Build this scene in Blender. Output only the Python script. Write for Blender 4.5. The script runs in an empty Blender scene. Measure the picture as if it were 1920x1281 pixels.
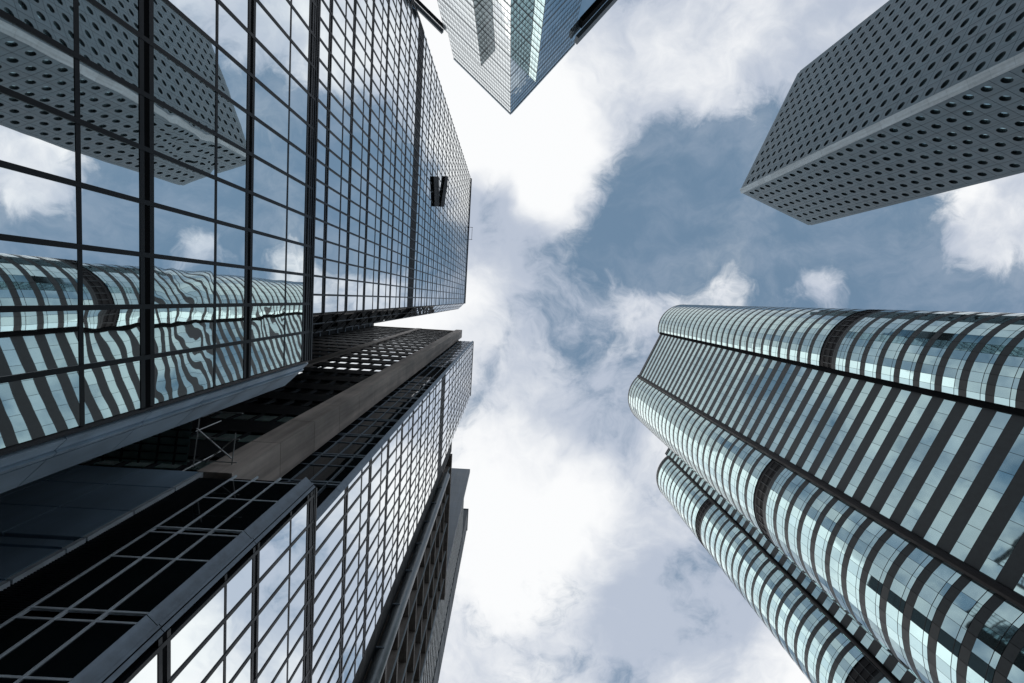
import bpy, math, random
import numpy as np
from mathutils import Matrix, Vector
random.seed(7)
rng = np.random.default_rng(7)
SC = bpy.context.scene
COL = SC.collection
EYE = 1.6                      # camera height above the pavement; heights below are given above the eye

# ------------------------------------------------------------------ camera
F, CX, CY, ZX, ZY = 908.0, 960.0, 640.5, 956.0, 563.0     # focal length, centre and zenith of the photograph (pixels)
TURN = math.radians(3.433)                                 # world X = across the street, Y = along it
zc = np.array([ZX - CX, ZY - CY, F]); zc /= np.linalg.norm(zc)
xc = np.array([1.0, 0, 0]); xc -= xc.dot(zc) * zc; xc /= np.linalg.norm(xc)
yc = np.cross(zc, xc)
RC = np.array([xc, yc, zc])
RT = np.array([[math.cos(TURN), math.sin(TURN), 0], [-math.sin(TURN), math.cos(TURN), 0], [0, 0, 1]])
RW = RT @ RC                                               # camera (right, down, forward) -> world

def sky_at(x, y):
    d = RW @ np.array([x - CX, y - CY, F]); return d[0] / d[2], d[1] / d[2]

def to_px(P):
    d = (np.atleast_2d(P) - np.array([0, 0, EYE])) @ RW
    z = np.maximum(d[:, 2:], 1e-3)
    return d[:, :2] / z * F + np.array([CX, CY]), d[:, 2]

cam = bpy.data.cameras.new('camera')
cam.sensor_width = 36; cam.sensor_fit = 'HORIZONTAL'
cam.lens = F / 1920 * 36; cam.clip_start = 0.05; cam.clip_end = 5000
camo = bpy.data.objects.new('camera', cam); COL.objects.link(camo)
r_, d_, f_ = RW[:, 0], RW[:, 1], RW[:, 2]
camo.matrix_world = Matrix(((r_[0], -d_[0], -f_[0], 0), (r_[1], -d_[1], -f_[1], 0), (r_[2], -d_[2], -f_[2], EYE), (0, 0, 0, 1)))
SC.camera = camo

# ------------------------------------------------------------------ node helper
class NT:
    def __init__(s, tree): s.t = tree
    def n(s, kind, **k):
        nd = s.t.nodes.new(kind)
        for a, v in k.items(): setattr(nd, a, v)
        return nd
    def l(s, a, b): s.t.links.new(a, b)
    def put(s, sock, v):
        if isinstance(v, bpy.types.NodeSocket): s.l(v, sock)
        else: sock.default_value = v
    def math(s, op, a, b=0.0, c=0.0, clamp=False):
        nd = s.n('ShaderNodeMath', operation=op, use_clamp=clamp)
        s.put(nd.inputs[0], a); s.put(nd.inputs[1], b); s.put(nd.inputs[2], c); return nd.outputs[0]
    def vm(s, op, a, b=None, scale=None):
        nd = s.n('ShaderNodeVectorMath', operation=op)
        s.put(nd.inputs[0], a)
        if b is not None: s.put(nd.inputs[1], b)
        if scale is not None: s.put(nd.inputs['Scale'], scale)
        return nd.outputs['Value'] if op in ('DISTANCE', 'LENGTH', 'DOT_PRODUCT') else nd.outputs[0]
    def noise(s, vec, scale, detail=4, rough=0.55, dist=0.0, dim='3D'):
        nd = s.n('ShaderNodeTexNoise', noise_dimensions=dim)
        s.put(nd.inputs['Vector'], vec); nd.inputs['Scale'].default_value = scale
        nd.inputs['Detail'].default_value = detail; nd.inputs['Roughness'].default_value = rough
        nd.inputs['Distortion'].default_value = dist
        return nd
    def mix(s, fac, a, b):
        nd = s.n('ShaderNodeMix', data_type='RGBA')
        s.put(nd.inputs[0], fac); s.put(nd.inputs[6], a); s.put(nd.inputs[7], b); return nd.outputs[2]
    def rng(s, v, a, b, c, d, smooth=False):
        nd = s.n('ShaderNodeMapRange', interpolation_type='SMOOTHSTEP' if smooth else 'LINEAR')
        for i, x in enumerate((v, a, b, c, d)): s.put(nd.inputs[i], x)
        return nd.outputs[0]

# ------------------------------------------------------------------ sky and sun
SUN_EL, SUN_AZ = math.radians(48), (-0.70, 0.714)          # sun direction in plan (towards the sun)
wd = bpy.data.worlds.new('World'); SC.world = wd; wd.use_nodes = True
wt = NT(wd.node_tree); wd.node_tree.nodes.clear()
out = wt.n('ShaderNodeOutputWorld'); bg = wt.n('ShaderNodeBackground'); bg.inputs[1].default_value = 0.1
wt.l(bg.outputs[0], out.inputs[0])
sky = wt.n('ShaderNodeTexSky', sky_type='NISHITA', sun_disc=False)
sky.sun_elevation = SUN_EL; sky.sun_rotation = math.atan2(SUN_AZ[0], SUN_AZ[1])
sky.altitude = 20; sky.air_density = 1.0; sky.dust_density = 1.2; sky.ozone_density = 1.5
tc = wt.n('ShaderNodeTexCoord'); sp = wt.n('ShaderNodeSeparateXYZ'); wt.l(tc.outputs['Generated'], sp.inputs[0])
zz = wt.math('MAXIMUM', sp.outputs[2], 0.10)
cb = wt.n('ShaderNodeCombineXYZ')
wt.l(wt.math('DIVIDE', sp.outputs[0], zz), cb.inputs[0]); wt.l(wt.math('DIVIDE', sp.outputs[1], zz), cb.inputs[1])
P = cb.outputs[0]
warp = wt.noise(P, 2.4, 4, 0.6)
wv = wt.vm('SCALE', wt.vm('SUBTRACT', warp.outputs['Color'], (0.5, 0.5, 0.5)), scale=0.34)
PW = wt.vm('ADD', P, wv)
n1 = wt.noise(PW, 2.3, 11, 0.60)
n2 = wt.noise(wt.vm('ADD', P, wt.vm('SCALE', wv, scale=0.9)), 6.0, 10, 0.66)
dens = wt.math('ADD', wt.math('MULTIPLY', n1.outputs[0], 0.82), wt.math('MULTIPLY', n2.outputs[0], 0.62))
dens = wt.math('SUBTRACT', dens, 0.22)
# where the photograph shows heavy cloud (+) and open blue (-): pixel, radius, amount; last pair unseen behind buildings, put in for the glass reflections
CLOUDS = [(900, 180, 300, .22), (1060, 320, 110, .17), (1050, 410, 60, .10), (1330, 120, 250, .12), (1290, 215, 90, .09), (1390, 260, 70, .06),
          (1290, 350, 190, -.26), (1180, 300, 110, -.07), (1120, 480, 170, -.11), (1230, 470, 170, -.16), (1440, 430, 260, -.30), (1650, 510, 240, -.26), (1560, 330, 220, -.2), (1850, 560, 200, -.2),
          (1850, 425, 150, .33), (1575, 515, 80, .26), (1180, 580, 90, .16), (1330, 535, 110, .22), (950, 410, 130, -.13), (1010, 500, 110, -.05), (1040, 380, 60, .05),
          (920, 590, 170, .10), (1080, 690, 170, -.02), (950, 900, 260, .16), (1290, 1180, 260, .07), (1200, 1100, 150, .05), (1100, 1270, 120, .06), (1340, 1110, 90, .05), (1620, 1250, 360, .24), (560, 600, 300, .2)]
# how white (+) or grey (-) that cloud is
TONES = [(880, 190, 260, .5), (1000, 250, 180, .4), (1300, 160, 130, .25), (1190, 40, 150, -.12), (1560, 40, 220, -.30), (940, 400, 140, -.75), (1000, 500, 130, -.35), (900, 530, 90, .2), (1010, 600, 120, -.25), (960, 760, 110, -.35), (1130, 760, 160, -.3), (1050, 330, 90, .2),
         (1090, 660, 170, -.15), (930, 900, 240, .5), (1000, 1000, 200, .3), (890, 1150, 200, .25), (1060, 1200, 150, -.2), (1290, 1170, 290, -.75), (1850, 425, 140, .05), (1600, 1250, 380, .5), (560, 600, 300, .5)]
PB = wt.vm('ADD', P, wt.vm('SCALE', wv, scale=0.6))
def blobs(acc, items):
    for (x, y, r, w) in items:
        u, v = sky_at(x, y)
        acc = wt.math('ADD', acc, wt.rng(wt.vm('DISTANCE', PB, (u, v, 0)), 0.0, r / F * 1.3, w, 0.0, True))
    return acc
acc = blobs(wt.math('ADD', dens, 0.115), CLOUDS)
n4 = wt.noise(wt.vm('ADD', wt.vm('MULTIPLY', PW, (1.0, 1.5, 1.0)), (7.7, 2.2, 1.1)), 3.4, 9, 0.64)     # thin veils of high cloud
veil = wt.rng(n4.outputs[0], 0.42, 0.70, 0.03, 0.34, True)
cover = wt.math('MAXIMUM', wt.rng(acc, 0.43, 0.65, 0.0, 1.0, True), veil)
n3 = wt.noise(wt.vm('ADD', PW, (3.1, 1.7, 0.4)), 2.6, 8, 0.58)
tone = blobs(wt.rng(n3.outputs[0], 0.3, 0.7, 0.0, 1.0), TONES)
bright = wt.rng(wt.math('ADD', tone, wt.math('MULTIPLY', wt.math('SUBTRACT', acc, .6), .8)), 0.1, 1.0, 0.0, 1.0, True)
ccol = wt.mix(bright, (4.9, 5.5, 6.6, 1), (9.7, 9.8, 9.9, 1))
# the blue between the clouds, seen through thin haze
hz = wt.mix(0.8, sky.outputs[0], (1.6, 2.65, 3.85, 1))
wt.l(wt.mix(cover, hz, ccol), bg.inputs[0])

sl = bpy.data.lights.new('sun', 'SUN'); sl.energy = 0.55; sl.angle = math.radians(52); sl.color = (1.0, 0.95, 0.88)
so = bpy.data.objects.new('sun', sl); COL.objects.link(so)
sd = Vector((SUN_AZ[0] * math.cos(SUN_EL), SUN_AZ[1] * math.cos(SUN_EL), math.sin(SUN_EL)))
so.rotation_euler = sd.to_track_quat('Z', 'Y').to_euler(); so.location = (0, 0, 300)
SC.view_settings.view_transform = 'Standard'; SC.view_settings.look = 'None'
SC.view_settings.exposure = 0.0; SC.view_settings.gamma = 1.0; SC.view_settings.use_curve_mapping = False
SC.cycles.max_bounces = 8; SC.cycles.glossy_bounces = 6; SC.cycles.use_denoising = True

# ------------------------------------------------------------------ materials
MAT = {}
def material(name, color, rough=0.6, metal=0.0, var=0.12, vscale=0.6, bump=0.0, bscale=8.0, spec=0.5, streak=0.0, wave=0.0, wscale=0.7, tone=0.0):
    m = bpy.data.materials.new(name); m.use_nodes = True; t = NT(m.node_tree)
    b = m.node_tree.nodes['Principled BSDF']
    g = t.n('ShaderNodeNewGeometry'); pos = g.outputs['Position']
    c = (*color, 1)
    if var > 0:
        nz = t.noise(pos, vscale, 5, 0.6)
        f = t.rng(nz.outputs[0], 0.3, 0.7, 1 - var, 1 + var)
        if streak > 0:                                # rain streaks: noise stretched along the height
            mp = t.n('ShaderNodeMapping'); t.l(pos, mp.inputs[0]); mp.inputs['Scale'].default_value = (2.2, 2.2, 0.09)
            ns = t.noise(mp.outputs[0], 1.0, 4, 0.6)
            f = t.math('MULTIPLY', f, t.rng(ns.outputs[0], 0.35, 0.7, 1 + streak * .4, 1 - streak))
        if tone > 0:                                  # each piece a slightly different tone
            oi = t.n('ShaderNodeObjectInfo')
            f = t.math('MULTIPLY', f, t.rng(oi.outputs['Random'], 0, 1, 1 - tone, 1 + tone))
        c = t.vm('SCALE', c[:3], scale=f)
        t.l(c, b.inputs['Base Color'])
        t.l(t.math('MULTIPLY', rough, t.rng(nz.outputs[0], 0.3, 0.7, 0.85, 1.2)), b.inputs['Roughness'])
    else:
        b.inputs['Base Color'].default_value = c; b.inputs['Roughness'].default_value = rough
    b.inputs['Metallic'].default_value = metal
    b.inputs['Specular IOR Level'].default_value = spec
    if wave > 0:                                      # uneven float glass: the reflection ripples
        oi2 = t.n('ShaderNodeObjectInfo'); sh = t.n('ShaderNodeCombineXYZ')
        for k_ in range(3): t.l(t.math('MULTIPLY', oi2.outputs['Random'], (37.0, 91.0, 53.0)[k_]), sh.inputs[k_])
        nw = t.noise(t.vm('ADD', pos, sh.outputs[0]), wscale, 2, 0.5, 0.3)
        off = t.vm('SCALE', t.vm('SUBTRACT', nw.outputs['Color'], (0.5, 0.5, 0.5)), scale=wave)
        t.l(t.vm('NORMALIZE', t.vm('ADD', g.outputs['Normal'], off)), b.inputs['Normal'])
    elif bump > 0:
        nb = t.noise(pos, bscale, 5, 0.6); bn = t.n('ShaderNodeBump'); bn.inputs['Strength'].default_value = bump; bn.inputs['Distance'].default_value = 0.02
        t.l(nb.outputs[0], bn.inputs['Height']); t.l(bn.outputs[0], b.inputs['Normal'])
    MAT[name] = m
    return m
material('mirror_glass', (.95, .995, .995), .010, 1.0, var=.04, vscale=.15, wave=.006, wscale=.9)
material('mirror_glass_rippled', (.95, .995, .995), .010, 1.0, var=.04, vscale=.15, wave=.034, wscale=1.0)
material('dark_glass', (.008, .012, .014), .03, 0.0, var=.15, spec=.7, wave=.006)
material('teal_glass', (.38, .52, .54), .03, .95, var=.06, vscale=.2, wave=.006, tone=.09)
material('shaded_blue_glass', (.24, .29, .31), .03, .9, var=.1, vscale=.1, wave=.006)  # blue glass darkened: shadow on the left bay's return put into the colour
material('blue_glass', (.50, .61, .67), .03, 1.0, var=.06, vscale=.1, wave=.006)
material('pale_glass', (.88, .93, .94), .03, .85, var=.05, vscale=.1, wave=.006)
material('porthole_glass', (.27, .41, .45), .04, 0.85, var=.2, vscale=.1, wave=.01, tone=.35)
material('black_frame', (.007, .010, .013), .4, 0.0, var=.25, vscale=2.0, spec=.22)
material('black_void', (.004, .005, .006), .9, 0.0, var=.2, spec=.05)
material('steel_trim', (.30, .40, .49), .38, 0.35, var=.16, vscale=1.4, bump=.12, bscale=5, streak=.18, tone=.05)
material('dark_trim', (.19, .24, .29), .42, 0.35, var=.25, vscale=2.5, bump=.3, bscale=9, streak=.25, tone=.05)
material('blue_panel', (.30, .43, .56), .45, 0.1, var=.1, vscale=.8, streak=.1, tone=.06)
material('pale_edge', (.70, .78, .84), .5, 0.2, var=.15, vscale=2.0, streak=.2)
material('louvre', (.016, .02, .024), .6, 0.0, var=.2, spec=.15)
material('beige_stone', (.46, .40, .355), .7, 0.0, var=.22, vscale=.5, bump=.35, bscale=9, streak=.38, tone=.10)
material('dark_stone', (.012, .014, .016), .6, 0.0, var=.3, vscale=1.2, bump=.2, spec=.15)
material('brown_concrete', (.25, .222, .20), .8, 0.0, var=.2, vscale=1.0, bump=.3, streak=.25)
material('grey_tile', (.17, .20, .23), .6, 0.0, var=.1, vscale=.4, bump=.15, streak=.12, tone=.04)
material('dark_slab', (.065, .085, .10), .6, 0.0, var=.12, vscale=.3, streak=.12)
material('pipe_metal', (.20, .22, .23), .38, 0.5, var=.25, vscale=1.5, streak=.25)
material('grey_panel', (.108, .163, .198), .55, 0.05, var=.12, vscale=.5, bump=.1, bscale=3, streak=.22, tone=.06)
material('corner_stone', (.36, .43, .47), .7, 0.0, var=.12, vscale=1.5, bump=.2, streak=.25, tone=.10)
material('reveal_metal', (.035, .048, .055), .5, 0.1, var=.15, spec=.3)
material('granite', (.026, .034, .038), .45, 0.0, var=.18, vscale=1.5, bump=.08, streak=.08, spec=.25)
material('granite_dark', (.012, .012, .014), .5, 0.0, var=.3, vscale=1.2, streak=.3, spec=.12)
material('sign_black', (.006, .007, .008), .6, 0.0, var=.2, spec=.1)
material('galvanised', (.50, .52, .52), .4, 0.6, var=.2, vscale=3)
material('paving', (.16, .16, .155), .8, 0.0, var=.18, vscale=.8, bump=.3)
material('asphalt', (.05, .05, .052), .85, 0.0, var=.2, vscale=1.5, bump=.4)
material('green_glass', (.30, .42, .40), .3, 0.0, var=.3, vscale=.6, wave=.02)
MAT['green_glass'].node_tree.nodes['Principled BSDF'].inputs['Transmission Weight'].default_value = .7
material('white_band', (.80, .80, .79), .6, 0.0, var=.1, streak=.2)

# ------------------------------------------------------------------ geometry helpers
CUBE = {}
def cube_mesh(mat):
    if mat not in CUBE:
        me = bpy.data.meshes.new('block_' + mat)
        v = [(x, y, z) for z in (-.5, .5) for y in (-.5, .5) for x in (-.5, .5)]
        f = [(0, 2, 3, 1), (4, 5, 7, 6), (0, 1, 5, 4), (2, 6, 7, 3), (0, 4, 6, 2), (1, 3, 7, 5)]
        me.from_pydata(v, [], f); me.materials.append(MAT[mat]); CUBE[mat] = me
    return CUBE[mat]

def tag(o, label=None, cat=None, group=None, kind=None):
    if label: o['label'] = label
    if cat: o['category'] = cat
    if group: o['group'] = group
    if kind: o['kind'] = kind
    return o

def thing(name, label, cat, loc=(0, 0), z=0.0, group=None):
    o = bpy.data.objects.new(name, None); COL.objects.link(o)
    o.location = (loc[0], loc[1], z); o.empty_display_size = 1
    return tag(o, label, cat, group)

def origin(parent):
    v = Vector((0, 0, 0))
    while parent is not None: v += parent.location; parent = parent.parent
    return v

def link(name, me, parent=None, loc=(0, 0, 0), kind=None):
    o = bpy.data.objects.new(name, me); COL.objects.link(o)
    o.parent = parent; o.location = Vector(loc) - origin(parent) if parent else loc
    if kind: o['kind'] = kind
    return o

def box(name, parent, c, size, ang=0.0, mat='black_frame', tilt=(0, 0), kind=None):
    """block: size = (along, deep, high); ang = heading of its 'along' axis; z above the pavement"""
    o = link(name, cube_mesh(mat), parent, c, kind)
    o.scale = size; o.rotation_euler = (tilt[0], 0, ang + tilt[1])
    return o

class MB:
    def __init__(s): s.v = []; s.f = []; s.m = []; s.mats = []
    def mi(s, mat):
        if mat not in s.mats: s.mats.append(mat)
        return s.mats.index(mat)
    def poly(s, pts, mat):
        k = len(s.v); s.v += [tuple(p) for p in pts]; s.f.append(tuple(range(k, k + len(pts)))); s.m.append(s.mi(mat))
    def box(s, c, size, ang, mat):
        ca, sa = math.cos(ang), math.sin(ang); k = len(s.v)
        for z in (-.5, .5):
            for y in (-.5, .5):
                for x in (-.5, .5):
                    a, b = x * size[0], y * size[1]
                    s.v.append((c[0] + a * ca - b * sa, c[1] + a * sa + b * ca, c[2] + z * size[2]))
        for f in ((0, 2, 3, 1), (4, 5, 7, 6), (0, 1, 5, 4), (2, 6, 7, 3), (0, 4, 6, 2), (1, 3, 7, 5)):
            s.f.append(tuple(k + i for i in f)); s.m.append(s.mi(mat))
    def tube(s, a, b, r, mat, n=8):
        a, b = Vector(a), Vector(b); d = (b - a).normalized()
        u = d.orthogonal().normalized(); w = d.cross(u); k = len(s.v)
        for p in (a, b):
            for i in range(n):
                t = 2 * math.pi * i / n; s.v.append(tuple(p + u * math.cos(t) * r + w * math.sin(t) * r))
        for i in range(n):
            j = (i + 1) % n; s.f.append((k + i, k + j, k + n + j, k + n + i)); s.m.append(s.mi(mat))
        s.f.append(tuple(k + i for i in range(n - 1, -1, -1))); s.f.append(tuple(k + n + i for i in range(n))); s.m += [s.mi(mat)] * 2
    def prism(s, poly, z0, z1, mat, top=True):
        n = len(poly); k = len(s.v)
        s.v += [(p[0], p[1], z0) for p in poly] + [(p[0], p[1], z1) for p in poly]
        for i in range(n):
            j = (i + 1) % n; s.f.append((k + i, k + j, k + n + j, k + n + i)); s.m.append(s.mi(mat))
        s.f.append(tuple(range(k + n, k + 2 * n))); s.f.append(tuple(range(k + n - 1, k - 1, -1))); s.m += [s.mi(mat)] * 2
    def build(s, name, parent=None, kind=None, smooth=False):
        off = origin(parent) if parent else Vector((0, 0, 0))
        me = bpy.data.meshes.new(name)
        me.from_pydata([(v[0] - off.x, v[1] - off.y, v[2] - off.z) for v in s.v], [], s.f)
        for m in s.mats: me.materials.append(MAT[m])
        me.polygons.foreach_set('material_index', s.m)
        if smooth: me.shade_smooth()
        me.update()
        o = bpy.data.objects.new(name, me); COL.objects.link(o); o.parent = parent
        if kind: o['kind'] = kind
        return o

def area_px(c, along, w, h):
    """size in the photograph of an upright rectangle, 0 when out of the frame"""
    d = np.array([along[0], along[1], 0]) * w / 2; u = np.array([0, 0, h / 2]); c = np.array(c)
    p, z = to_px([c - d - u, c + d - u, c + d + u, c - d + u])
    if (z < 0.1).any(): return 0.0
    m = p.mean(0)
    if not (-15 < m[0] < 1935 and -15 < m[1] < 1296): return 0.0
    x, y = p[:, 0], p[:, 1]
    return 0.5 * abs(np.dot(x, np.roll(y, -1)) - np.dot(y, np.roll(x, -1)))

class Pool:
    """panes of one thing: the largest in view become objects, the rest one joined part"""
    def __init__(s, root, name='pane', limit=285, thick=0.03, rest='small_panes'):
        s.root, s.name, s.limit, s.thick, s.rest, s.items = root, name, limit, thick, rest, []
    def add(s, c, ang, w, h, mat, tilt=0.0, shown=True):
        a = area_px(c, (math.cos(ang), math.sin(ang)), w, h) if shown else 0.0
        s.items.append((a, c, ang, w, h, mat, random.uniform(-tilt, tilt), random.uniform(-tilt, tilt)))
    def flush(s):
        s.items.sort(key=lambda i: -i[0])
        mb = MB(); n = 0
        for a, c, ang, w, h, mat, t1, t2 in s.items:
            if n < s.limit and a > 25:
                box(s.name, s.root, c, (w, s.thick, h), ang, mat, (t1, t2)); n += 1
            else:
                d = np.array([math.cos(ang + t2), math.sin(ang + t2), 0]); nr = np.array([d[1], -d[0], 0])
                u = np.array([0, 0, 1.0]) + nr * t1; cc = np.array(c) + nr * s.thick / 2
                mb.poly([cc - d * w / 2 - u * h / 2, cc + d * w / 2 - u * h / 2, cc + d * w / 2 + u * h / 2, cc - d * w / 2 + u * h / 2], mat)
        if mb.f: mb.build(s.rest, s.root, 'stuff')
        print(s.root.name, 'panes', n, 'joined', len(mb.f))

def wall_axes(a, b):
    a, b = np.array(a, float), np.array(b, float); d = b - a; L = np.linalg.norm(d); d /= L
    return a, d, np.array([d[1], -d[0]]), L, math.atan2(d[1], d[0])     # outward normal = right of a->b

# ------------------------------------------------------------------ ground
g = MB(); g.poly([(-900, -900, 0), (900, -900, 0), (900, 900, 0), (-900, 900, 0)], 'paving')
g.build('ground', kind='structure')
g = MB(); g.poly([(6, -900, .004), (30, -900, .004), (30, 900, .004), (6, 900, .004)], 'asphalt')
g.build('road', kind='structure')
g = MB(); g.box((5.85, 0, .065), (.3, 1600, .13), 0, 'paving'); g.build('kerb', kind='structure')

def E_(h): return h + EYE

# ------------------------------------------------------------------ curtain-wall facade
def curtain(root, pool, a, b, cols, rows, thick_z, thin_z, z0, z1, mull=.075, thick=.3, thin=.075, proud=.10, glass='mirror_glass', ripple=.0, tilt=.0016, skip=None, frame='black_frame'):
    """facade from a to b (outward = right of a->b). cols: mullion positions along; rows: (z0, z1) of pane rows"""
    o, d, n, L, ang = wall_axes(a, b)
    for s in cols:
        c = o + d * s + n * (proud / 2 - .015)
        box('mullion', root, (c[0], c[1], (z0 + z1) / 2), (mull, proud + .08, z1 - z0), ang, frame)
    for z in thick_z:
        c = o + d * L / 2 + n * (proud * .9 / 2 - .01)
        for k in (-1, 1):                                     # paired rails with a slot between
            box('transom', root, (c[0], c[1], z + k * thick * .34), (L, proud * .9 + .06, thick * .31), ang, frame)
        c2 = o + d * L / 2 + n * .012
        box('slot', root, (c2[0], c2[1], z), (L, .05, thick * .5), ang, 'black_void')
    for z in thin_z:
        c = o + d * L / 2 + n * (proud * .75 / 2 - .012)
        box('transom', root, (c[0], c[1], z), (L, proud * .75 + .06, thin), ang, frame)
    cs = [0.0] + sorted(cols) + [L]
    for i in range(len(cs) - 1):
        w = cs[i + 1] - cs[i]
        if w < .25: continue
        for (r0, r1) in rows:
            c = o + d * (cs[i] + cs[i + 1]) / 2 + n * .012
            zc_ = (r0 + r1) / 2
            if skip and skip(cs[i] + w / 2, zc_): continue
            gm = glass + '_rippled' if (ripple and random.random() < ripple) else glass
            pool.add((c[0], c[1], zc_), ang, w - .03, r1 - r0, gm, tilt)

# ============ glass tower whose corner block stands beside the camera ============
def floors(z_first, pitch, lo, hi):
    k = math.ceil((lo - z_first) / pitch); out = []
    while z_first + k * pitch <= hi + 1e-6: out.append(z_first + k * pitch); k += 1
    return out

T1 = thing('glass_tower', 'mirrored glass tower with black grid, projecting low block and dark letter sign on its facade', 'tower', (-14, -11))
A = 6.6                     # glass of the low block, metres from the eye
mb = MB(); mb.prism([(-A - .06, -30), (-A - .06, 2.3), (-7.5, 3.2), (-8.5, 3.3), (-30, 3.3), (-30, -30)], 0, E_(16.15), 'black_void'); mb.build('low_block_core', T1)
B, TOP1 = 9.44, 101.7
mb = MB(); mb.prism([(-B - .06, -24.25), (-B - .06, 1.15), (-10.75, 2.42), (-12.6, 2.42), (-12.6, -24.25)], 0, E_(TOP1), 'black_void'); mb.build('tower_core', T1)
mb = MB(); mb.prism([(-12.65, -24), (-12.65, 2.3), (-26.5, 2.3), (-26.5, -24)], 0, E_(66), 'dark_stone'); mb.build('rear_block', T1)
pool = Pool(T1, limit=290)
# low block
thick = [E_(z) for z in floors(8.85, 3.4, 0, 15.7)]; thin = [E_(z) for z in floors(8.85 + 2.03, 3.4, 0, 15)]
rows = []
zs = [.4] + sorted(thick + thin)
for i in range(len(zs) - 1):
    a_ = zs[i] + (.16 if zs[i] in thick else .04); b_ = zs[i + 1] - (.16 if zs[i + 1] in thick else .04)
    rows.append((a_, b_))
cols = [.30 + .925 * k for k in range(0, 31)]
cols = [32.36 - (2.36 - q) for q in np.arange(2.36 - .925 * 29, 2.2, .925)]
rip = lambda: None
curtain(T1, pool, (-A, -26), (-A, 2.36), [q + 26 for q in np.arange(2.36 - .925 * 30, 2.3, .925) if q > -25.8], rows, thick, thin, .2, E_(16.1), mull=.085, thick=.34, thin=.085, proud=.02, ripple=.22, tilt=.0022)
for k, (dz, h_) in enumerate(((15.92, .10), (16.05, .08), (16.17, .10))):
    box('head_rail', T1, (-A - .06 + .015 * k, -11.8, E_(dz)), (28.4, .2, h_), math.pi / 2, 'black_frame')
# metal corner of the low block: cut at 45 degrees, with two grooves
o, d, n, L, ang = wall_axes((-A, 2.36), (-A - .89, 3.25))
def trim(root, a, b, segs, z0, z1, seams, name_mats):
    o, d, n, L, ang = wall_axes(a, b)
    for (s0, s1, pr, mat) in segs:
        c = o + d * (s0 + s1) / 2 * L + n * (pr / 2 - .05)
        zz_ = [z0] + [s for s in seams if z0 < s < z1] + [z1] if mat in name_mats else [z0, z1]
        for i in range(len(zz_) - 1):
            box('trim_panel', root, (c[0], c[1], (zz_[i] + zz_[i + 1]) / 2), ((s1 - s0) * L, pr + .1, zz_[i + 1] - zz_[i] - (.018 if len(zz_) > 2 else 0)), ang, mat)
trim(T1, (-A, 2.36), (-A - .89, 3.25), [(0, .06, .06, 'black_frame'), (.06, .09, .0, 'black_void'), (.09, .30, .10, 'steel_trim'), (.30, .37, .15, 'steel_trim'), (.37, .45, .0, 'black_void'), (.45, .97, .12, 'steel_trim'), (.97, 1.0, .06, 'dark_trim')],
     .1, E_(16.15), [E_(z) for z in np.arange(2, 16, 1.75)], ('steel_trim',))
# set-back tower
th = [E_(z) for z in floors(34.83, 3.4, 17, TOP1 - .6)]; band = (E_(44.75), E_(47.35))
th = [z for z in th if not (band[0] - .5 < z < band[1] + .4)]
tn = [z + 2.03 for z in th if z + 2.03 < E_(TOP1) and not (band[0] - .1 < z + 2.03 < band[1] + .2)]
zs = sorted([E_(16.3)] + th + tn + [band[0], band[1], E_(TOP1)])
rows = [(zs[i] + (.15 if zs[i] in th else .04), zs[i + 1] - (.15 if zs[i + 1] in th else .04)) for i in range(len(zs) - 1) if not (zs[i] == band[0])]
rows = [r for r in rows if r[1] - r[0] > .3]
curtain(T1, pool, (-B, -24.3), (-B, 1.2), [24.3 + q for q in np.arange(1.2 - .9 * 28, 1.0, .9)], rows, th, tn, E_(16), E_(TOP1), mull=.10, thick=.37, thin=.13, proud=.035, tilt=.0030, ripple=.05)
box('dark_band', T1, (-B + .0, -11.55, sum(band) / 2), (25.5, .08, band[1] - band[0]), math.pi / 2, 'dark_stone')
for q in np.arange(1.2 - .9 * 28, 1.0, .9):
    box('band_fin', T1, (-B + .055, q + .05, sum(band) / 2), (.05, .04, band[1] - band[0]), math.pi / 2, 'black_frame')
box('parapet', T1, (-B - .1, -11.55, E_(TOP1) + .35), (25.6, .5, .7), math.pi / 2, 'black_frame')
# bevelled corner of the tower
o, d, n, L, ang = wall_axes((-B, 1.2), (-10.7, 2.46))
rr = [(z + .15, z + 2.0) for z in th] + [(z + .05, z + 1.15) for z in tn]
curtain(T1, pool, (-B, 1.2), (-10.7, 2.46), [.06, L / 2, L - .06], rr, th, tn, E_(16), E_(TOP1), mull=.07, thick=.34, thin=.1, proud=.03, tilt=.004, ripple=.1)
pool.flush()

mb = MB(); mb.prism([(-26.6, 2.5), (-26.6, 7.4), (-60, 7.4), (-60, 2.5)], 0, E_(96), 'dark_stone'); mb.build('rear_wing', T1)
for z in np.arange(16, 95, 3.5):
    box('rear_ledge', T1, (-26.55, 4.9, E_(z)), (.12, 4.8, .35), 0, 'dark_trim')

# letter sign and roof davit
sg = thing('letter_sign', 'black V shaped letter sign fixed high on mirrored glass tower facade', 'sign', (-B + .12, -13), E_(54))
def stroke(root, pts, name):
    mb = MB(); x0, x1 = -B + .10, -B + .24
    k = len(pts)
    mb.poly([(x1, q, E_(h)) for q, h in pts], 'sign_black'); mb.poly([(x0, q, E_(h)) for q, h in pts][::-1], 'sign_black')
    for i in range(k):
        a_, b_ = pts[i], pts[(i + 1) % k]
        mb.poly([(x1, a_[0], E_(a_[1])), (x0, a_[0], E_(a_[1])), (x0, b_[0], E_(b_[1])), (x1, b_[0], E_(b_[1]))], 'sign_black')
    mb.build(name, root)
stroke(sg, [(-13.1, 54.9), (-14.0, 58.6), (-10.75, 59.6), (-10.1, 56.4)], 'stroke')
stroke(sg, [(-15.3, 63.6), (-16.0, 66.6), (-11.55, 64.2), (-10.95, 61.0)], 'stroke')
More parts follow.
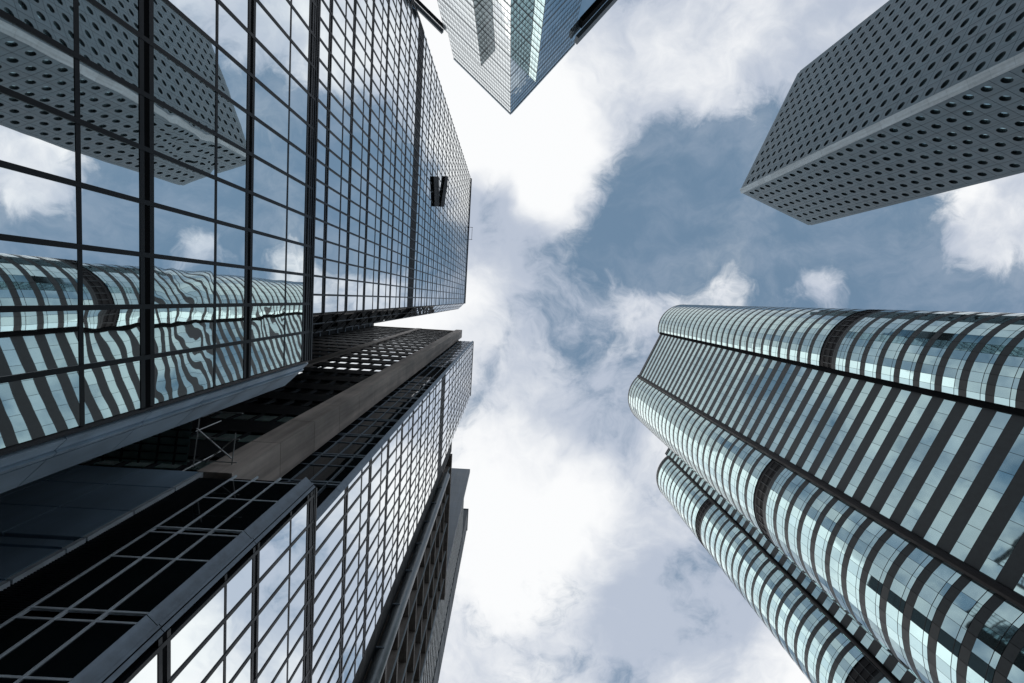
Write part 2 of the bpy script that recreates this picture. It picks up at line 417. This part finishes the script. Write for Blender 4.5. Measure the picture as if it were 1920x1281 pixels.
for h in (55.6, 58.4, 62.5, 64.5):
    box('bracket', sg, (-B + .06, -11.6 if h < 60 else -12.2, E_(h)), (.12, .16, .12), 0, 'galvanised')
dv = thing('roof_davit', 'thin black roof rail frame standing out over parapet of glass tower', 'rail', (-B, -12.5), E_(TOP1) + .7)
mb = MB(); y0, y1 = -14.6, -12.1
for yy in (y0, y1):
    mb = MB(); mb.tube((-B - .2, yy, E_(TOP1) + .6), (-B + .85, yy, E_(TOP1) + .9), .045, 'black_frame'); mb.build('arm', dv)
mb = MB(); mb.tube((-B + .72, y0, E_(TOP1) + .87), (-B + .72, y1, E_(TOP1) + .87), .035, 'black_frame'); mb.build('rail_bar', dv)

# ============ second glass tower with the dark return and metal corner ============
T2 = thing('glass_tower', 'mirrored glass tower with dark glazed flank and dull metal corner beside beige stone pier', 'tower', (-9, 13))
A2, B2, TOP2, QC, QT, QE = 6.3, 6.42, 90.6, 6.8, 8.15, 18.5
mb = MB(); mb.prism([(-A2 - .06, 6.86), (-A2 - .06, QE - .05), (-14, QE - .05), (-14, 6.62), (-6.7, 6.62)], 0, E_(16.1), 'black_void'); mb.build('low_block_core', T2)
mb = MB(); mb.prism([(-B2 - .06, QT + .1), (-B2 - .06, QE - .05), (-14, QE - .05), (-14, QT + .1)], 0, E_(TOP2), 'black_void'); mb.build('tower_core', T2)
pool = Pool(T2, limit=290)
thick = [E_(z) for z in floors(8.85, 3.4, 0, 15.7)]; thin = [E_(z) for z in floors(8.85 + 2.03, 3.4, 0, 15)]
zs = [.4] + sorted(thick + thin)
rows = [(zs[i] + (.16 if zs[i] in thick else .04), zs[i + 1] - (.16 if zs[i + 1] in thick else .04)) for i in range(len(zs) - 1)]
curtain(T2, pool, (-A2, QC), (-A2, QE), [q - QC for q in np.arange(7.0, QE - .2, .91)], rows, thick, thin, .2, E_(16.0), mull=.10, thick=.34, thin=.09, proud=.025, ripple=.06, tilt=.0022)
for k, (dz, h_) in enumerate(((15.90, .10), (16.03, .08), (16.15, .10))):
    box('head_rail', T2, (-A2 - .06 + .015 * k, (QC + QE) / 2, E_(dz)), (QE - QC, .2, h_), math.pi / 2, 'black_frame')
trim(T2, (-A2 - .34, 6.46), (-A2, QC), [(0, .62, .05, 'dark_trim'), (.62, .74, .09, 'dark_trim'), (.74, .80, 0, 'black_void'), (.80, 1, .05, 'dark_trim')], .1, E_(16.15), [E_(z) for z in (2.05, 5.45, 8.85, 12.25)], ('dark_trim',))
# flank of the low block (faces the gap): dark panes with pale bars
o, d, n, L, ang = wall_axes((-8.98, 6.55), (-6.66, 6.55))
tz = [E_(z) for z in (2.05, 5.45, 8.72, 9.02, 12.12, 12.4, 15.7)]; tz2 = [z + 1.9 for z in (E_(2.05), E_(5.45), E_(9.02), E_(12.4))]
for s in (0.0, .73, 1.51, 2.32):
    c = o + d * s + n * .015; box('mullion', T2, (c[0], c[1], E_(8)), (.05, .07, 16.3), ang, 'pale_edge' if s < 2.2 else 'black_frame')
for z in tz + tz2:
    c = o + d * L / 2 + n * .01; box('transom', T2, (c[0], c[1], z), (L, .06, .05), ang, 'pale_edge')
zz_ = sorted([.4] + tz + tz2)
for i in range(len(zz_) - 1):
    if zz_[i + 1] - zz_[i] < .4: continue
    for s0, s1 in ((.03, .70), (.76, 1.48), (1.54, 2.29)):
        c = o + d * (s0 + s1) / 2 + n * .01
        pool.add((c[0], c[1], (zz_[i] + zz_[i + 1]) / 2), ang, s1 - s0, zz_[i + 1] - zz_[i] - .06, 'dark_glass', .004)
# louvred strip between flank and panel wall
box('louvre_back', T2, (-9.55, 6.62, E_(7.9)), (1.12, .1, 15.9), 0, 'black_void')
lm = MB()
for z in np.arange(6.2, 17.4, .07):
    lm.box((-9.55, 6.54, z), (1.1, .07, .03), 0, 'louvre')
lm.build('louvre_blades', T2, 'stuff')
# tower above
pit = B2 * .553
th = [E_(z) for z in floors(B2 * 3.085, pit, 17, TOP2 - .5)]; band = (E_(B2 * 7.549), E_(B2 * 8.011))
th = [z for z in th if not (band[0] - .4 < z < band[1] + .4)]
tn = [z + pit * .6 for z in th if z + pit * .6 < E_(TOP2) and not (band[0] - .1 < z + pit * .6 < band[1] + .2)]
zs = sorted([E_(16.3)] + th + tn + [band[0], band[1], E_(TOP2)])
rows = [(zs[i] + (.15 if zs[i] in th else .04), zs[i + 1] - (.15 if zs[i + 1] in th else .04)) for i in range(len(zs) - 1) if zs[i] != band[0]]
rows = [r for r in rows if r[1] - r[0] > .3]
curtain(T2, pool, (-B2, QT), (-B2, QE), [q - QT for q in np.arange(QT + .35, QE - .2, .91)], rows, th, tn, E_(16), E_(TOP2), mull=.11, thick=.38, thin=.13, proud=.035, tilt=.0030, ripple=.04)
box('dark_band', T2, (-B2, (QT + QE) / 2, sum(band) / 2), (QE - QT, .08, band[1] - band[0]), math.pi / 2, 'dark_stone')
box('parapet', T2, (-B2 - .12, (QT + QE) / 2, E_(TOP2) + .3), (QE - QT, .4, .6), math.pi / 2, 'black_frame')
trim(T2, (-B2 - .16, QT - .16), (-B2, QT), [(0, .8, .05, 'dark_trim'), (.8, 1.3, .07, 'dark_trim')], E_(16.2), E_(TOP2), [E_(z) for z in np.arange(19, 90, 3.55)], ('dark_trim',))
o, d, n, L, ang = wall_axes((-9.6, QT + .02), (-B2 - .16, QT + .02))
rr = [(z + .15, z + pit * .6 - .05) for z in th] + [(z + .05, z + pit * .4 - .15) for z in tn]
curtain(T2, pool, (-9.6, QT + .02), (-B2 - .16, QT + .02), [.8, 1.6, 2.4], rr, th, tn, E_(16), E_(TOP2), mull=.05, thick=.4, thin=.07, proud=.06, glass='dark_glass', tilt=.006, frame='dark_trim')
pool.flush()

# ============ stone-piered office slab in the gap ============
T3 = thing('office_slab', 'dark office slab with beige stone piers and rows of small shiny windows in the gap', 'office block', (-18, 12))
Q3, TOP3 = 6.75, 95.0
mb = MB(); mb.prism([(-27, Q3 + .06), (-27, Q3 + 14), (-9.6, Q3 + 14), (-9.6, Q3 + .06)][::-1], 0, E_(TOP3), 'dark_stone'); mb.build('slab_core', T3)
def pier(p0, p1, q0, z0, z1, name='pier'):
    w = p1 - p0; k = z0; i = 0
    while k < z1 - .1:
        hgt = min(3.5, z1 - k)
        box('stone_block', T3, ((p0 + p1) / 2, q0 + .7, k + hgt / 2), (w, 1.5, hgt - .03), 0, 'beige_stone'); k += hgt
pier(-10.25, -9.05, 6.45, E_(16), E_(95.5))
pier(-18.0, -17.0, 6.60, E_(16), E_(95.3))
box('roof_coping', T3, (-18.3, Q3 + .1, E_(TOP3)), (17.4, .5, .5), 0, 'beige_stone')
pool = Pool(T3, limit=290)
fl3 = floors(16.6, 3.45, 16.5, 92)
for z in fl3:
    box('spandrel', T3, (-18.5, Q3 - .02, E_(z) + 2.6), (16.6, .08, 1.9), 0, 'dark_stone')
    for (p0, p1) in ((-16.9, -10.4), (-26.6, -18.2)):
        npn = 6
        for i in range(npn):
            w = (p1 - p0) / npn; c = p0 + w * (i + .5)
            pool.add((c, Q3 + .02, E_(z) + .95), 0, w - .22, .95, 'mirror_glass' if z > 23.5 else 'green_glass', .008)
            if i: box('window_post', T3, (p0 + w * i, Q3 - .01, E_(z) + .95), (.16, .1, 1.7), 0, 'dark_stone')
pool.flush()
# panel-clad podium of the slab
PQ = 6.40
mb = MB(); mb.prism([(-27, PQ + .14), (-27, PQ + 2), (-10.25, PQ + 2), (-10.25, PQ + .14)][::-1], 0, E_(15.9), 'black_void'); mb.build('podium_core', T3)
ph = [0.2, 2.4, 4.2, 6.0, 8.1, 9.65, 10.9, 11.45, 12.95, 14.6, 16.0]
pw = [-10.13, -12.05, -14.0, -15.95, -17.9, -19.8, -21.7, -23.6]
for i in range(len(ph) - 1):
    if abs(ph[i] - 10.9) < .01:
        box('ledge', T3, (-16.9, PQ + .07, E_(11.17)), (13.4, .1, .3), 0, 'blue_panel'); box('panel_edge', T3, (-10.06, PQ + .09, E_(11.17)), (.13, .17, .5), 0, 'pale_edge'); continue
    for j in range(len(pw) - 1):
        box('panel', T3, ((pw[j] + pw[j + 1]) / 2, PQ + .06, E_((ph[i] + ph[i + 1]) / 2)), (pw[j] - pw[j + 1] - .045, .12, ph[i + 1] - ph[i] - .05), 0, 'blue_panel')
    box('panel_edge', T3, (-10.06, PQ + .09, E_((ph[i] + ph[i + 1]) / 2)), (.13, .17, ph[i + 1] - ph[i] - .05), 0, 'pale_edge')  # paler than the panels: light falling on their end face put into the colour

# ============ sloping grid canopy and tube frame bridging the gap over the podium ============
def tube(name, root, a, b, r, mat):
    m_ = MB(); m_.tube(a, b, r, mat, 6); return m_.build(name, root)
ch = lambda q: E_(16.75 + (6.5 - q) * .2)
CN = thing('glass_canopy', 'dark sloping glass canopy with close black bars across the gap above blue panels', 'canopy', (-17, 5), E_(16.7))
mb = MB(); mb.poly([(-26, 6.5, ch(6.5) + .05), (-26, 3.3, ch(3.3) + .05), (-11.1, 3.3, ch(3.3) + .05), (-11.1, 6.5, ch(6.5) + .05)], 'green_glass')
mb.poly([(-26, 6.5, ch(6.5) + .07), (-11.1, 6.5, ch(6.5) + .07), (-11.1, 3.3, ch(3.3) + .07), (-26, 3.3, ch(3.3) + .07)], 'green_glass'); mb.build('glass_sheet', CN)
for p in np.arange(-25.8, -11, .62): tube('rafter', CN, (p, 6.5, ch(6.5)), (p, 3.3, ch(3.3)), .035, 'black_frame')
for q in np.arange(3.4, 6.5, .27): tube('bar', CN, (-26, q, ch(q) - .03), (-11.1, q, ch(q) - .03), .022, 'black_frame')
SF = thing('scaffold_frame', 'small pale tube scaffold frame with crossed braces beside beige pier', 'scaffold', (-10.2, 6), E_(17))
for p in (-10.85, -9.5): tube('ledger', SF, (p, 6.55, ch(6.55) + .02), (p, 4.3 if p < -10 else 5.3, ch(4.3 if p < -10 else 5.3) + .02), .022, 'galvanised')
for q in (4.6, 5.5, 6.3): tube('transom', SF, (-11.0, q, ch(q) - .04), (-9.3, q, ch(q) - .04), .02, 'galvanised')
tube('brace', SF, (-10.85, 5.2, ch(5.2) - .07), (-9.5, 6.15, ch(6.15) - .07), .026, 'galvanised')
tube('brace', SF, (-10.4, 6.35, ch(6.35) - .09), (-9.5, 5.5, ch(5.5) - .09), .022, 'galvanised')
for q in (5.3, 6.5): tube('post', SF, (-10.85, q, E_(16.0) if q > 6 else ch(q) - .1), (-10.85, q, E_(18.4)), .022, 'galvanised')

# ============ tower of round windows ============
T4 = thing('porthole_tower', 'grey panelled tower with round porthole windows and pale stone corner', 'tower', (88, -50))
H4 = 172.0
C0 = np.array([77.5, -42.3]); eU = np.array([.366, -.931]); eU /= np.linalg.norm(eU); eL = np.array([-eU[1], eU[0]])
LU, LL = 44.0, 27.6
mb = MB()
ins = .75
pc = [C0 + eU * ins + eL * ins, C0 + eL * (LL - ins) + eU * ins, C0 + eL * (LL - ins) + eU * (LU - ins), C0 + eU * (LU - ins) + eL * ins]
mb.prism(pc, 0, E_(H4 - .6), 'black_void'); mb.build('tower_core', T4)
def porthole_mesh(w, h, r, n=20):
    """panel with a round hole, its reveal and edges; local x along, y inward, z up"""
    v, f, m = [], [], []
    sq = []
    for i in range(n):
        t = 2 * math.pi * (i + .5) / n; cx_, cz_ = math.cos(t), math.sin(t)
        k = min(w / 2 / max(abs(cx_), 1e-6), h / 2 / max(abs(cz_), 1e-6)); sq.append((cx_ * k, cz_ * k))
    for c in ((-w / 2, -h / 2), (w / 2, -h / 2), (w / 2, h / 2), (-w / 2, h / 2)):
        j = min(range(n), key=lambda i: (sq[i][0] - c[0]) ** 2 + (sq[i][1] - c[1]) ** 2); sq[j] = c
    for i in range(n): v.append((sq[i][0], 0, sq[i][1]))
    for i in range(n):
        t = 2 * math.pi * (i + .5) / n; v.append((r * math.cos(t), 0, r * math.sin(t)))
    for i in range(n):
        t = 2 * math.pi * (i + .5) / n; v.append((r * math.cos(t), .5, r * math.sin(t)))
    for i in range(n): v.append((sq[i][0], .12, sq[i][1]))
    for i in range(n):
        j = (i + 1) % n
        f.append((i, j, n + j, n + i)); m.append(0)
        f.append((n + i, n + j, 2 * n + j, 2 * n + i)); m.append(1)
        f.append((i, 3 * n + i, 3 * n + j, j)); m.append(1)
    return v, f, m
def disc(r, y, n=20): return [(r * math.cos(2 * math.pi * (i + .5) / n), y, r * math.sin(2 * math.pi * (i + .5) / n)) for i in range(n)]
PH = 3.4
cand = []
for (org, dr, inward, L, nc, edge) in ((C0, eU, eL, LU, 12, 1.05), (C0, eL, eU, LL, 7, 1.05)):
    w = (L - edge * 2) / nc
    for i in range(nc):
        for k in range(50):
            z = H4 - 1.9 - PH * (k + .5)
            if z < 1: continue
            c = org + dr * (edge + w * (i + .5))
            cand.append((area_px((c[0], c[1], E_(z)), dr, w, PH), c, z, dr, inward, w))
cand.sort(key=lambda c: -c[0])
PM = {}
joined, jw = MB(), MB()
for idx, (ar, c, z, dr, inward, w) in enumerate(cand):
    key = (round(w, 3), tuple(np.sign(np.cross(dr, inward)).reshape(1)))
    if key not in PM:
        v, f, m = porthole_mesh(w - .07, PH - .07, .84)
        if np.cross(dr, inward) < 0: pass
        me = bpy.data.meshes.new('porthole_panel'); me.from_pydata(v, [], f); me.materials.append(MAT['grey_panel']); me.materials.append(MAT['reveal_metal'])
        me.polygons.foreach_set('material_index', m); me.update()
        mw = bpy.data.meshes.new('round_window'); mw.from_pydata(disc(.835, .42), [], [tuple(range(20))]); mw.materials.append(MAT['porthole_glass']); mw.update()
        PM[key] = (me, mw, v, f, m)
    me, mw, v, f, m = PM[key]
    M = Matrix(((dr[0], inward[0], 0, c[0]), (dr[1], inward[1], 0, c[1]), (0, 0, 1, E_(z)), (0, 0, 0, 1)))
    if idx < 285:
        o_ = bpy.data.objects.new('panel', me); COL.objects.link(o_); o_.parent = T4
        o_.matrix_local = Matrix.Translation(-T4.location) @ M
        w_ = bpy.data.objects.new('round_window', mw); COL.objects.link(w_); w_.parent = o_
        w_.rotation_euler = (random.uniform(-.02, .02), 0, random.uniform(-.02, .02))
    else:
        b0 = len(joined.v); joined.v += [tuple(M @ Vector(p)) for p in v]
        for ff, mm in zip(f, m): joined.f.append(tuple(b0 + i for i in ff)); joined.m.append(joined.mi(('grey_panel', 'reveal_metal')[mm]))
        joined.poly([tuple(M @ Vector(p)) for p in disc(.835, .42)], 'porthole_glass')
joined.build('small_panels', T4, 'stuff')
aU = math.atan2(eU[1], eU[0])
# pale corner, parapet strip and far corner strips
for k in range(44):
    z = H4 - 4.0 * (k + .5)
    if z < 0: break
    c = C0 + eU * .55 + eL * .55
    box('corner_block', T4, (c[0], c[1], E_(z)), (1.75, .9, 3.97), aU + math.pi / 4 * 3, 'corner_stone')
for nm, a0, dr, L in (('U', C0, eU, LU), ('L', C0, eL, LL)):
    nrm = eL if nm == 'U' else eU
    c = a0 + dr * L / 2 + nrm * .3
    box('parapet', T4, (c[0], c[1], E_(H4) - .94), (L - .9, .62, 1.84), math.atan2(dr[1], dr[0]), 'grey_panel')
    c = a0 + dr * (L - .5) + nrm * .5
    box('corner_strip', T4, (c[0], c[1], E_(H4 / 2) - 1), (1.0, 1.0, H4), aU, 'grey_panel')

# ============ towers with half-round bays ============
FL, PIT = 61.7, 3.47
def fl_range(top): return [FL + PIT * k for k in range(-17, 60) if FL + PIT * k + 1.2 < top]
def bay(root, pool, cen, R, a0, a1, top, mech, step=7.5):
    n = int(round((a1 - a0) / step)); an = [math.radians(a0 + (a1 - a0) * i / n) for i in range(n + 1)]
    pt = lambda t, r: (cen[0] + r * math.cos(t), cen[1] + r * math.sin(t))
    ring = [pt(t, R - .12) for t in an] + [tuple(cen)]
    mb = MB(); mb.prism(ring, 0, E_(top), 'granite_dark'); mb.build('bay_core', root)
    fs = fl_range(top)
    def ring_mesh(z0, z1, r1, mat, nm):
        m_ = MB()
        for i in range(n):
            j0, j1 = an[i] + .0018, an[i + 1] - .0018
            p, q = pt(j0, r1), pt(j1, r1); a_, b_ = pt(an[i], r1 - .1), pt(an[i + 1], r1 - .1)
            m_.poly([(*p, z0), (*q, z0), (*q, z1), (*p, z1)], mat); m_.poly([(*a_, z0), (*b_, z0), (*q, z0), (*p, z0)], mat); m_.poly([(*p, z1), (*q, z1), (*b_, z1), (*a_, z1)], mat)
        return m_
    base = ring_mesh(0, 1.02, R + .02, 'granite', 'x'); off = root.location
    me = bpy.data.meshes.new('bay_spandrel'); me.from_pydata([(v[0] - off.x, v[1] - off.y, v[2]) for v in base.v], [], base.f); me.materials.append(MAT['granite']); me.update()
    bar = ring_mesh(0, .05, R + .03, 'black_frame', 'x')
    mr = bpy.data.meshes.new('bay_rail'); mr.from_pydata([(v[0] - off.x, v[1] - off.y, v[2]) for v in bar.v], [], bar.f); mr.materials.append(MAT['black_frame']); mr.update()
    for c in fs:
        if any(abs(c - m) < 1.8 for m in mech): continue
        o_ = bpy.data.objects.new('spandrel', me); COL.objects.link(o_); o_.parent = root; o_.location = (0, 0, E_(c + .98))
        o_ = bpy.data.objects.new('rail', mr); COL.objects.link(o_); o_.parent = root; o_.location = (0, 0, E_(c - .82))
        for i in range(n):
            p, q = np.array(pt(an[i], R)), np.array(pt(an[i + 1], R)); mid = (p + q) / 2
            d = p - q; w = np.linalg.norm(d); ang = math.atan2(d[1], d[0])
            # outward must be the right-hand side of the heading
            nr = np.array([math.sin(ang), -math.cos(ang)])
            if nr.dot(mid - np.array(cen)) < 0: ang += math.pi
            pool.add((mid[0], mid[1], E_(c + .09)), ang, w - .04, 1.74, 'teal_glass', .006)
            pool.add((mid[0], mid[1], E_(c - 1.12)), ang, w - .04, .56, 'teal_glass', .006)
    for m in mech:
        for i in range(n + 1):
            p = pt(an[i], R - .04); box('band_rib', root, (p[0], p[1], E_(m)), (.10, .14, 4.3), an[i], 'granite')
        for dz in (-2.15, -.7, .7, 2.15):
            o_ = bpy.data.objects.new('rail', mr); COL.objects.link(o_); o_.parent = root; o_.location = (0, 0, E_(m + dz))
    cap = ring_mesh(E_(top - 1.0), E_(top + .3), R + .04, 'granite', 'x'); cap.build('bay_cornice', root)

def flat(root, pool, a, b, top, skipz):
    o, d, n, L, ang = wall_axes(a, b)
    fs = fl_range(top); nw = max(1, int(round(L / 2.25))); w = L / nw
    for c in fs:
        if any(abs(c - s) < 1.0 for s in skipz): continue
        for i in range(nw):
            m = o + d * w * (i + .5) + n * .03
            pool.add((m[0], m[1], E_(c)), ang, w - .05, 1.68, 'teal_glass', .0045)
        m = o + d * L / 2 - n * .03
        box('spandrel', root, (m[0], m[1], E_(c + PIT / 2)), (L, .14, PIT - 1.72), ang, 'granite')
    m = o + d * L / 2 + n * .03
    box('cornice', root, (m[0], m[1], E_(top - .6)), (L, .2, 1.8), ang, 'granite')

T5 = thing('banded_tower', 'teal glass tower with granite bands, two half-round bays flanking a flat striped face', 'tower', (68, 24))
H5 = 185.0
mb = MB(); mb.prism([(58.3, 9.2), (51.2, 26.0), (59.5, 34), (84, 42), (92, 14), (67, 7.5)][::-1], 0, E_(H5 - .3), 'granite_dark'); mb.build('tower_core', T5)
pool = Pool(T5, limit=295)
bay(T5, pool, (66.8, 7.2), 9.5, 169, 304, H5, (84.8,))
bay(T5, pool, (59.2, 34.0), 11.3, 82, 228, H5 - .5, (84.8,))
flat(T5, pool, (50.95, 26.1), (57.95, 9.2), H5 - 2, ())
pool.flush()
for (x, y, r, gm) in ((57.75, 8.95, .5, 'black_void'), (50.85, 25.95, .6, 'granite_dark')):      # dark gutters in the valleys
    mb = MB(); mb.tube((x, y, 0), (x, y, E_(H5 - 2)), r, gm, 10); mb.build('gutter', T5)

T6 = thing('banded_tower', 'teal glass tower with granite bands showing one half-round bay, partly behind its twin', 'tower', (80, 62))
H6 = 187.0
mb = MB(); mb.prism([(73, 40.4), (64.9, 56.8), (71, 64), (98, 72), (102, 44)][::-1], 0, E_(H6 - .3), 'granite_dark'); mb.build('tower_core', T6)
pool = Pool(T6, limit=295)
bay(T6, pool, (71.7, 64.4), 10.7, 82, 232, H6 - 4, (140.5, 75.5))
flat(T6, pool, (64.7, 56.6), (72.6, 40.2), H6 - 1, ())
pool.flush()
mb = MB(); mb.tube((64.5, 56.4, 0), (64.5, 56.4, E_(H6 - 6)), .5, 'granite_dark', 10); mb.build('gutter', T6)

# ============ far tower with stepped bays ============
T7 = thing('stepped_tower', 'tall pale blue glass tower with sharp corner and stepped bays', 'tower', (0, -110))
H7 = 250.0
K0 = np.array([-5.2, -92.2]); e1 = np.array([-.767, -.642]); e2 = np.array([.642, -.767])
ad = lambda s, t, d1=0, d2=0: tuple(K0 + e1 * (s - d2) + e2 * (t - d1))     # d1: out of the left face, d2: out of the right face
mb = MB(); mb.prism([ad(.08, .08), ad(38.4, .08), ad(38.4, 46), ad(.08, 46)], 0, E_(H7), 'blue_glass'); mb.build('tower_core', T7)
mb = MB(); mb.prism([ad(12.9 + .08, .08, 4.3), ad(34, .08, 4.3), ad(34, 6), ad(12.9 + .08, 6)], 0, E_(213), 'blue_glass'); mb.build('left_bay_core', T7)
mb = MB(); mb.prism([ad(.08, 5.95 + .08, 0, 8.8), ad(6, 5.95 + .08), ad(6, 50), ad(.08, 50, 0, 8.8)], 0, E_(210), 'blue_glass'); mb.build('right_bay_core', T7)
pool = Pool(T7, limit=280)
def grid(a, b, z0, z1, glass, cw=1.5, fh=4.0, band=4, frame='dark_slab', tilt=.004):
    o, d, n, L, ang = wall_axes(a, b); nc = max(1, int(round(L / cw))); w = L / nc
    nf = int((z1 - z0) / fh)
    for i in range(nc + 1):
        c = o + d * w * i + n * .05; box('mullion', T7, (c[0], c[1], E_((z0 + z1) / 2)), (.055, .10, z1 - z0), ang, frame)
    for k in range(nf + 1):
        z = z1 - k * fh
        c = o + d * L / 2 + n * .04
        box('transom', T7, (c[0], c[1], E_(z - .35)), (L, .08, .8 if k % band == 2 else .14), ang, frame)
        if z - fh > z0: box('transom', T7, (c[0], c[1], E_(z - 1.45)), (L, .1, .08), ang, frame)
        for i in range(nc):
            c2 = o + d * w * (i + .5) + n * .03
            for (za, zb) in ((z - 1.4, z - .5), (z - fh + .0, z - 1.5)):
                if za > z0 - .5: pool.add((c2[0], c2[1], E_((za + zb) / 2)), ang, w - .06, zb - za, glass, tilt)
Z7 = 120
grid(ad(38.4, 0), ad(0, 0), Z7, H7, 'pale_glass')
grid(ad(34, 0, 4.3), ad(12.9, 0, 4.3), Z7, 213, 'pale_glass')
grid(ad(12.9, 0, 4.3), ad(12.9, 0), Z7, 213, 'shaded_blue_glass', 1.45, frame='black_frame')
grid(ad(0, 0), ad(0, 46), Z7, H7, 'blue_glass')
grid(ad(0, 5.95), ad(0, 5.95, 0, 8.8), Z7, 211, 'teal_glass', 1.6, frame='black_frame')
grid(ad(0, 5.95, 0, 8.8), ad(0, 27.5, 0, 8.8), Z7, 210, 'blue_glass')
pool.flush()
box('roof_coping', T7, (*ad(19.2, .1), E_(H7) + .3), (38.6, .7, .9), math.atan2(e1[1], e1[0]), 'pale_edge')
box('roof_coping', T7, (*ad(.1, 23.4), E_(H7) + .3), (45.6, .7, .9), math.atan2(e2[1], e2[0]), 'pale_edge')
a1_, a2_ = math.atan2(e1[1], e1[0]), math.atan2(e2[1], e2[0])
# dark frames of the lower wings either side
for dd, zt, hh, mt in ((5.2, 214, 1.6, 'dark_slab'), (3.4, 213.4, .9, 'black_frame'), (4.35, 213.9, .5, 'pale_edge')):
    box('wing_frame', T7, (*ad(46.5, 0, dd), E_(zt)), (24, 1.2 if mt != 'pale_edge' else .35, hh), a1_, mt)
box('wing_frame', T7, (*ad(0, 42, 0, 10.4), E_(207)), (28, 1.6, 5), a2_, 'dark_slab')
box('wing_frame', T7, (*ad(0, 46, 0, 8.9), E_(201)), (30, 1.6, 5), a2_, 'black_void')

# ============ concrete framed block beyond the second tower ============
T8 = thing('concrete_block', 'brown concrete framed block with deep dark openings and tall round downpipe', 'building', (-9, 28))
P8, TOP8 = -6.5, 61.0
mb = MB(); mb.prism([(P8 - 1.6, QE + .3), (P8 - 1.6, 40), (-16, 40), (-16, QE + .3)], 0, E_(TOP8 - .3), 'dark_stone'); mb.build('block_core', T8)
zb = 0
while zb < E_(TOP8) - .5:
    box('stone_block', T8, (P8 - .5, (QE + 20.2) / 2 + .05, zb + 1.0), (1.0, 1.75, 1.985), 0, 'dark_stone'); zb += 2.0
ys = [21.9, 25.6, 29.4, 33.2, 37.0]
for y in ys:
    box('column', T8, (P8 - .8, y, E_(TOP8 / 2) - .8), (1.6, .5, TOP8 + 1.6), 0, 'brown_concrete')
    box('edge_rail', T8, (P8 + .06, y - .12, E_(TOP8 / 2) - .8), (.10, .07, TOP8 + 1.6), 0, 'corner_stone')
zf = floors(4, 3.6, 0, TOP8 - 1)
for z in zf:
    for i in range(len(ys) - 1):
        box('floor_slab', T8, (P8 - .78, (ys[i] + ys[i + 1]) / 2, E_(z)), (1.5, ys[i + 1] - ys[i] - .52, .34), 0, 'brown_concrete')
        if (i + int(z)) % 3 != 0:
            box('window', T8, (P8 - 1.5, (ys[i] + ys[i + 1]) / 2 + .3, E_(z) + 1.75), (.1, 2.2, 2.3), 0, 'dark_glass')
        box('upstand', T8, (P8 - .2, (ys[i] + ys[i + 1]) / 2, E_(z) + .45), (.16, ys[i + 1] - ys[i] - .52, .55), 0, 'brown_concrete')
box('roof_coping', T8, (P8 - .6, 30.0, E_(TOP8)), (1.7, 19.5, .7), 0, 'brown_concrete')
mb = MB()
mb.tube((P8 + .35, 20.8, 0), (P8 + .35, 20.8, E_(55)), .40, 'pipe_metal', 20); dp = mb.build('downpipe', T8, smooth=True)
for z in range(4, 56, 4):
    box('pipe_clip', dp, (P8 + .1, 20.8, z), (.7, .86, .09), 0, 'dark_trim')
for z in zf:                                                 # cabinets and pipes on the ledges
    if random.random() < .8:
        y = random.choice(ys[:-1]) + random.uniform(1, 2.6)
        box('cabinet', T8, (P8 - .75, y, E_(z) + .55), (.6, .8, .7), 0, random.choice(['dark_trim', 'galvanised']))

# ============ grey tower with louvred front, further on ============
T9 = thing('grey_wall_tower', 'grey tiled tower wall with white banded front, rising beyond concrete block', 'tower', (-12, 50))
z = 0.0
for k in range(31):
    for j in range(3):
        box('wall_tile', T9, (-9.0 - j * 2.9 + .0, 43.9, E_(k * 3.9 + 1.4)), (2.88, .9, 3.885), 0, 'grey_tile')
mb = MB(); mb.prism([(-7.85, 44.4), (-7.85, 53.2), (-16, 53.2), (-16, 44.4)], 0, E_(104.5), 'dark_stone'); mb.build('tower_core', T9)
for zf_ in np.arange(20, 105, 1.75):
    box('band', T9, (-7.72, 48.8, E_(zf_)), (.3, 8.7, .70), 0, 'white_band')
for y in np.arange(45.2, 53, 1.6):
    box('mullion', T9, (-7.75, y, E_(62)), (.24, .28, 85), 0, 'granite_dark')
T10 = thing('dark_slab_tower', 'plain dark slate coloured slab tower end wall behind white banded front', 'tower', (-11, 56))
mb = MB(); mb.prism([(-7.5, 53.6), (-7.5, 59.0), (-15, 59.0), (-15, 53.6)], 0, E_(119), 'dark_slab'); mb.build('end_wall', T10)
box('coping', T10, (-11.2, 56.3, E_(119.2)), (7.7, 5.6, .5), 0, 'dark_slab')
for zf_ in np.arange(10, 118, 6.0):
    box('joint', T10, (-7.49, 56.3, E_(zf_)), (.05, 5.3, .06), 0, 'black_frame')
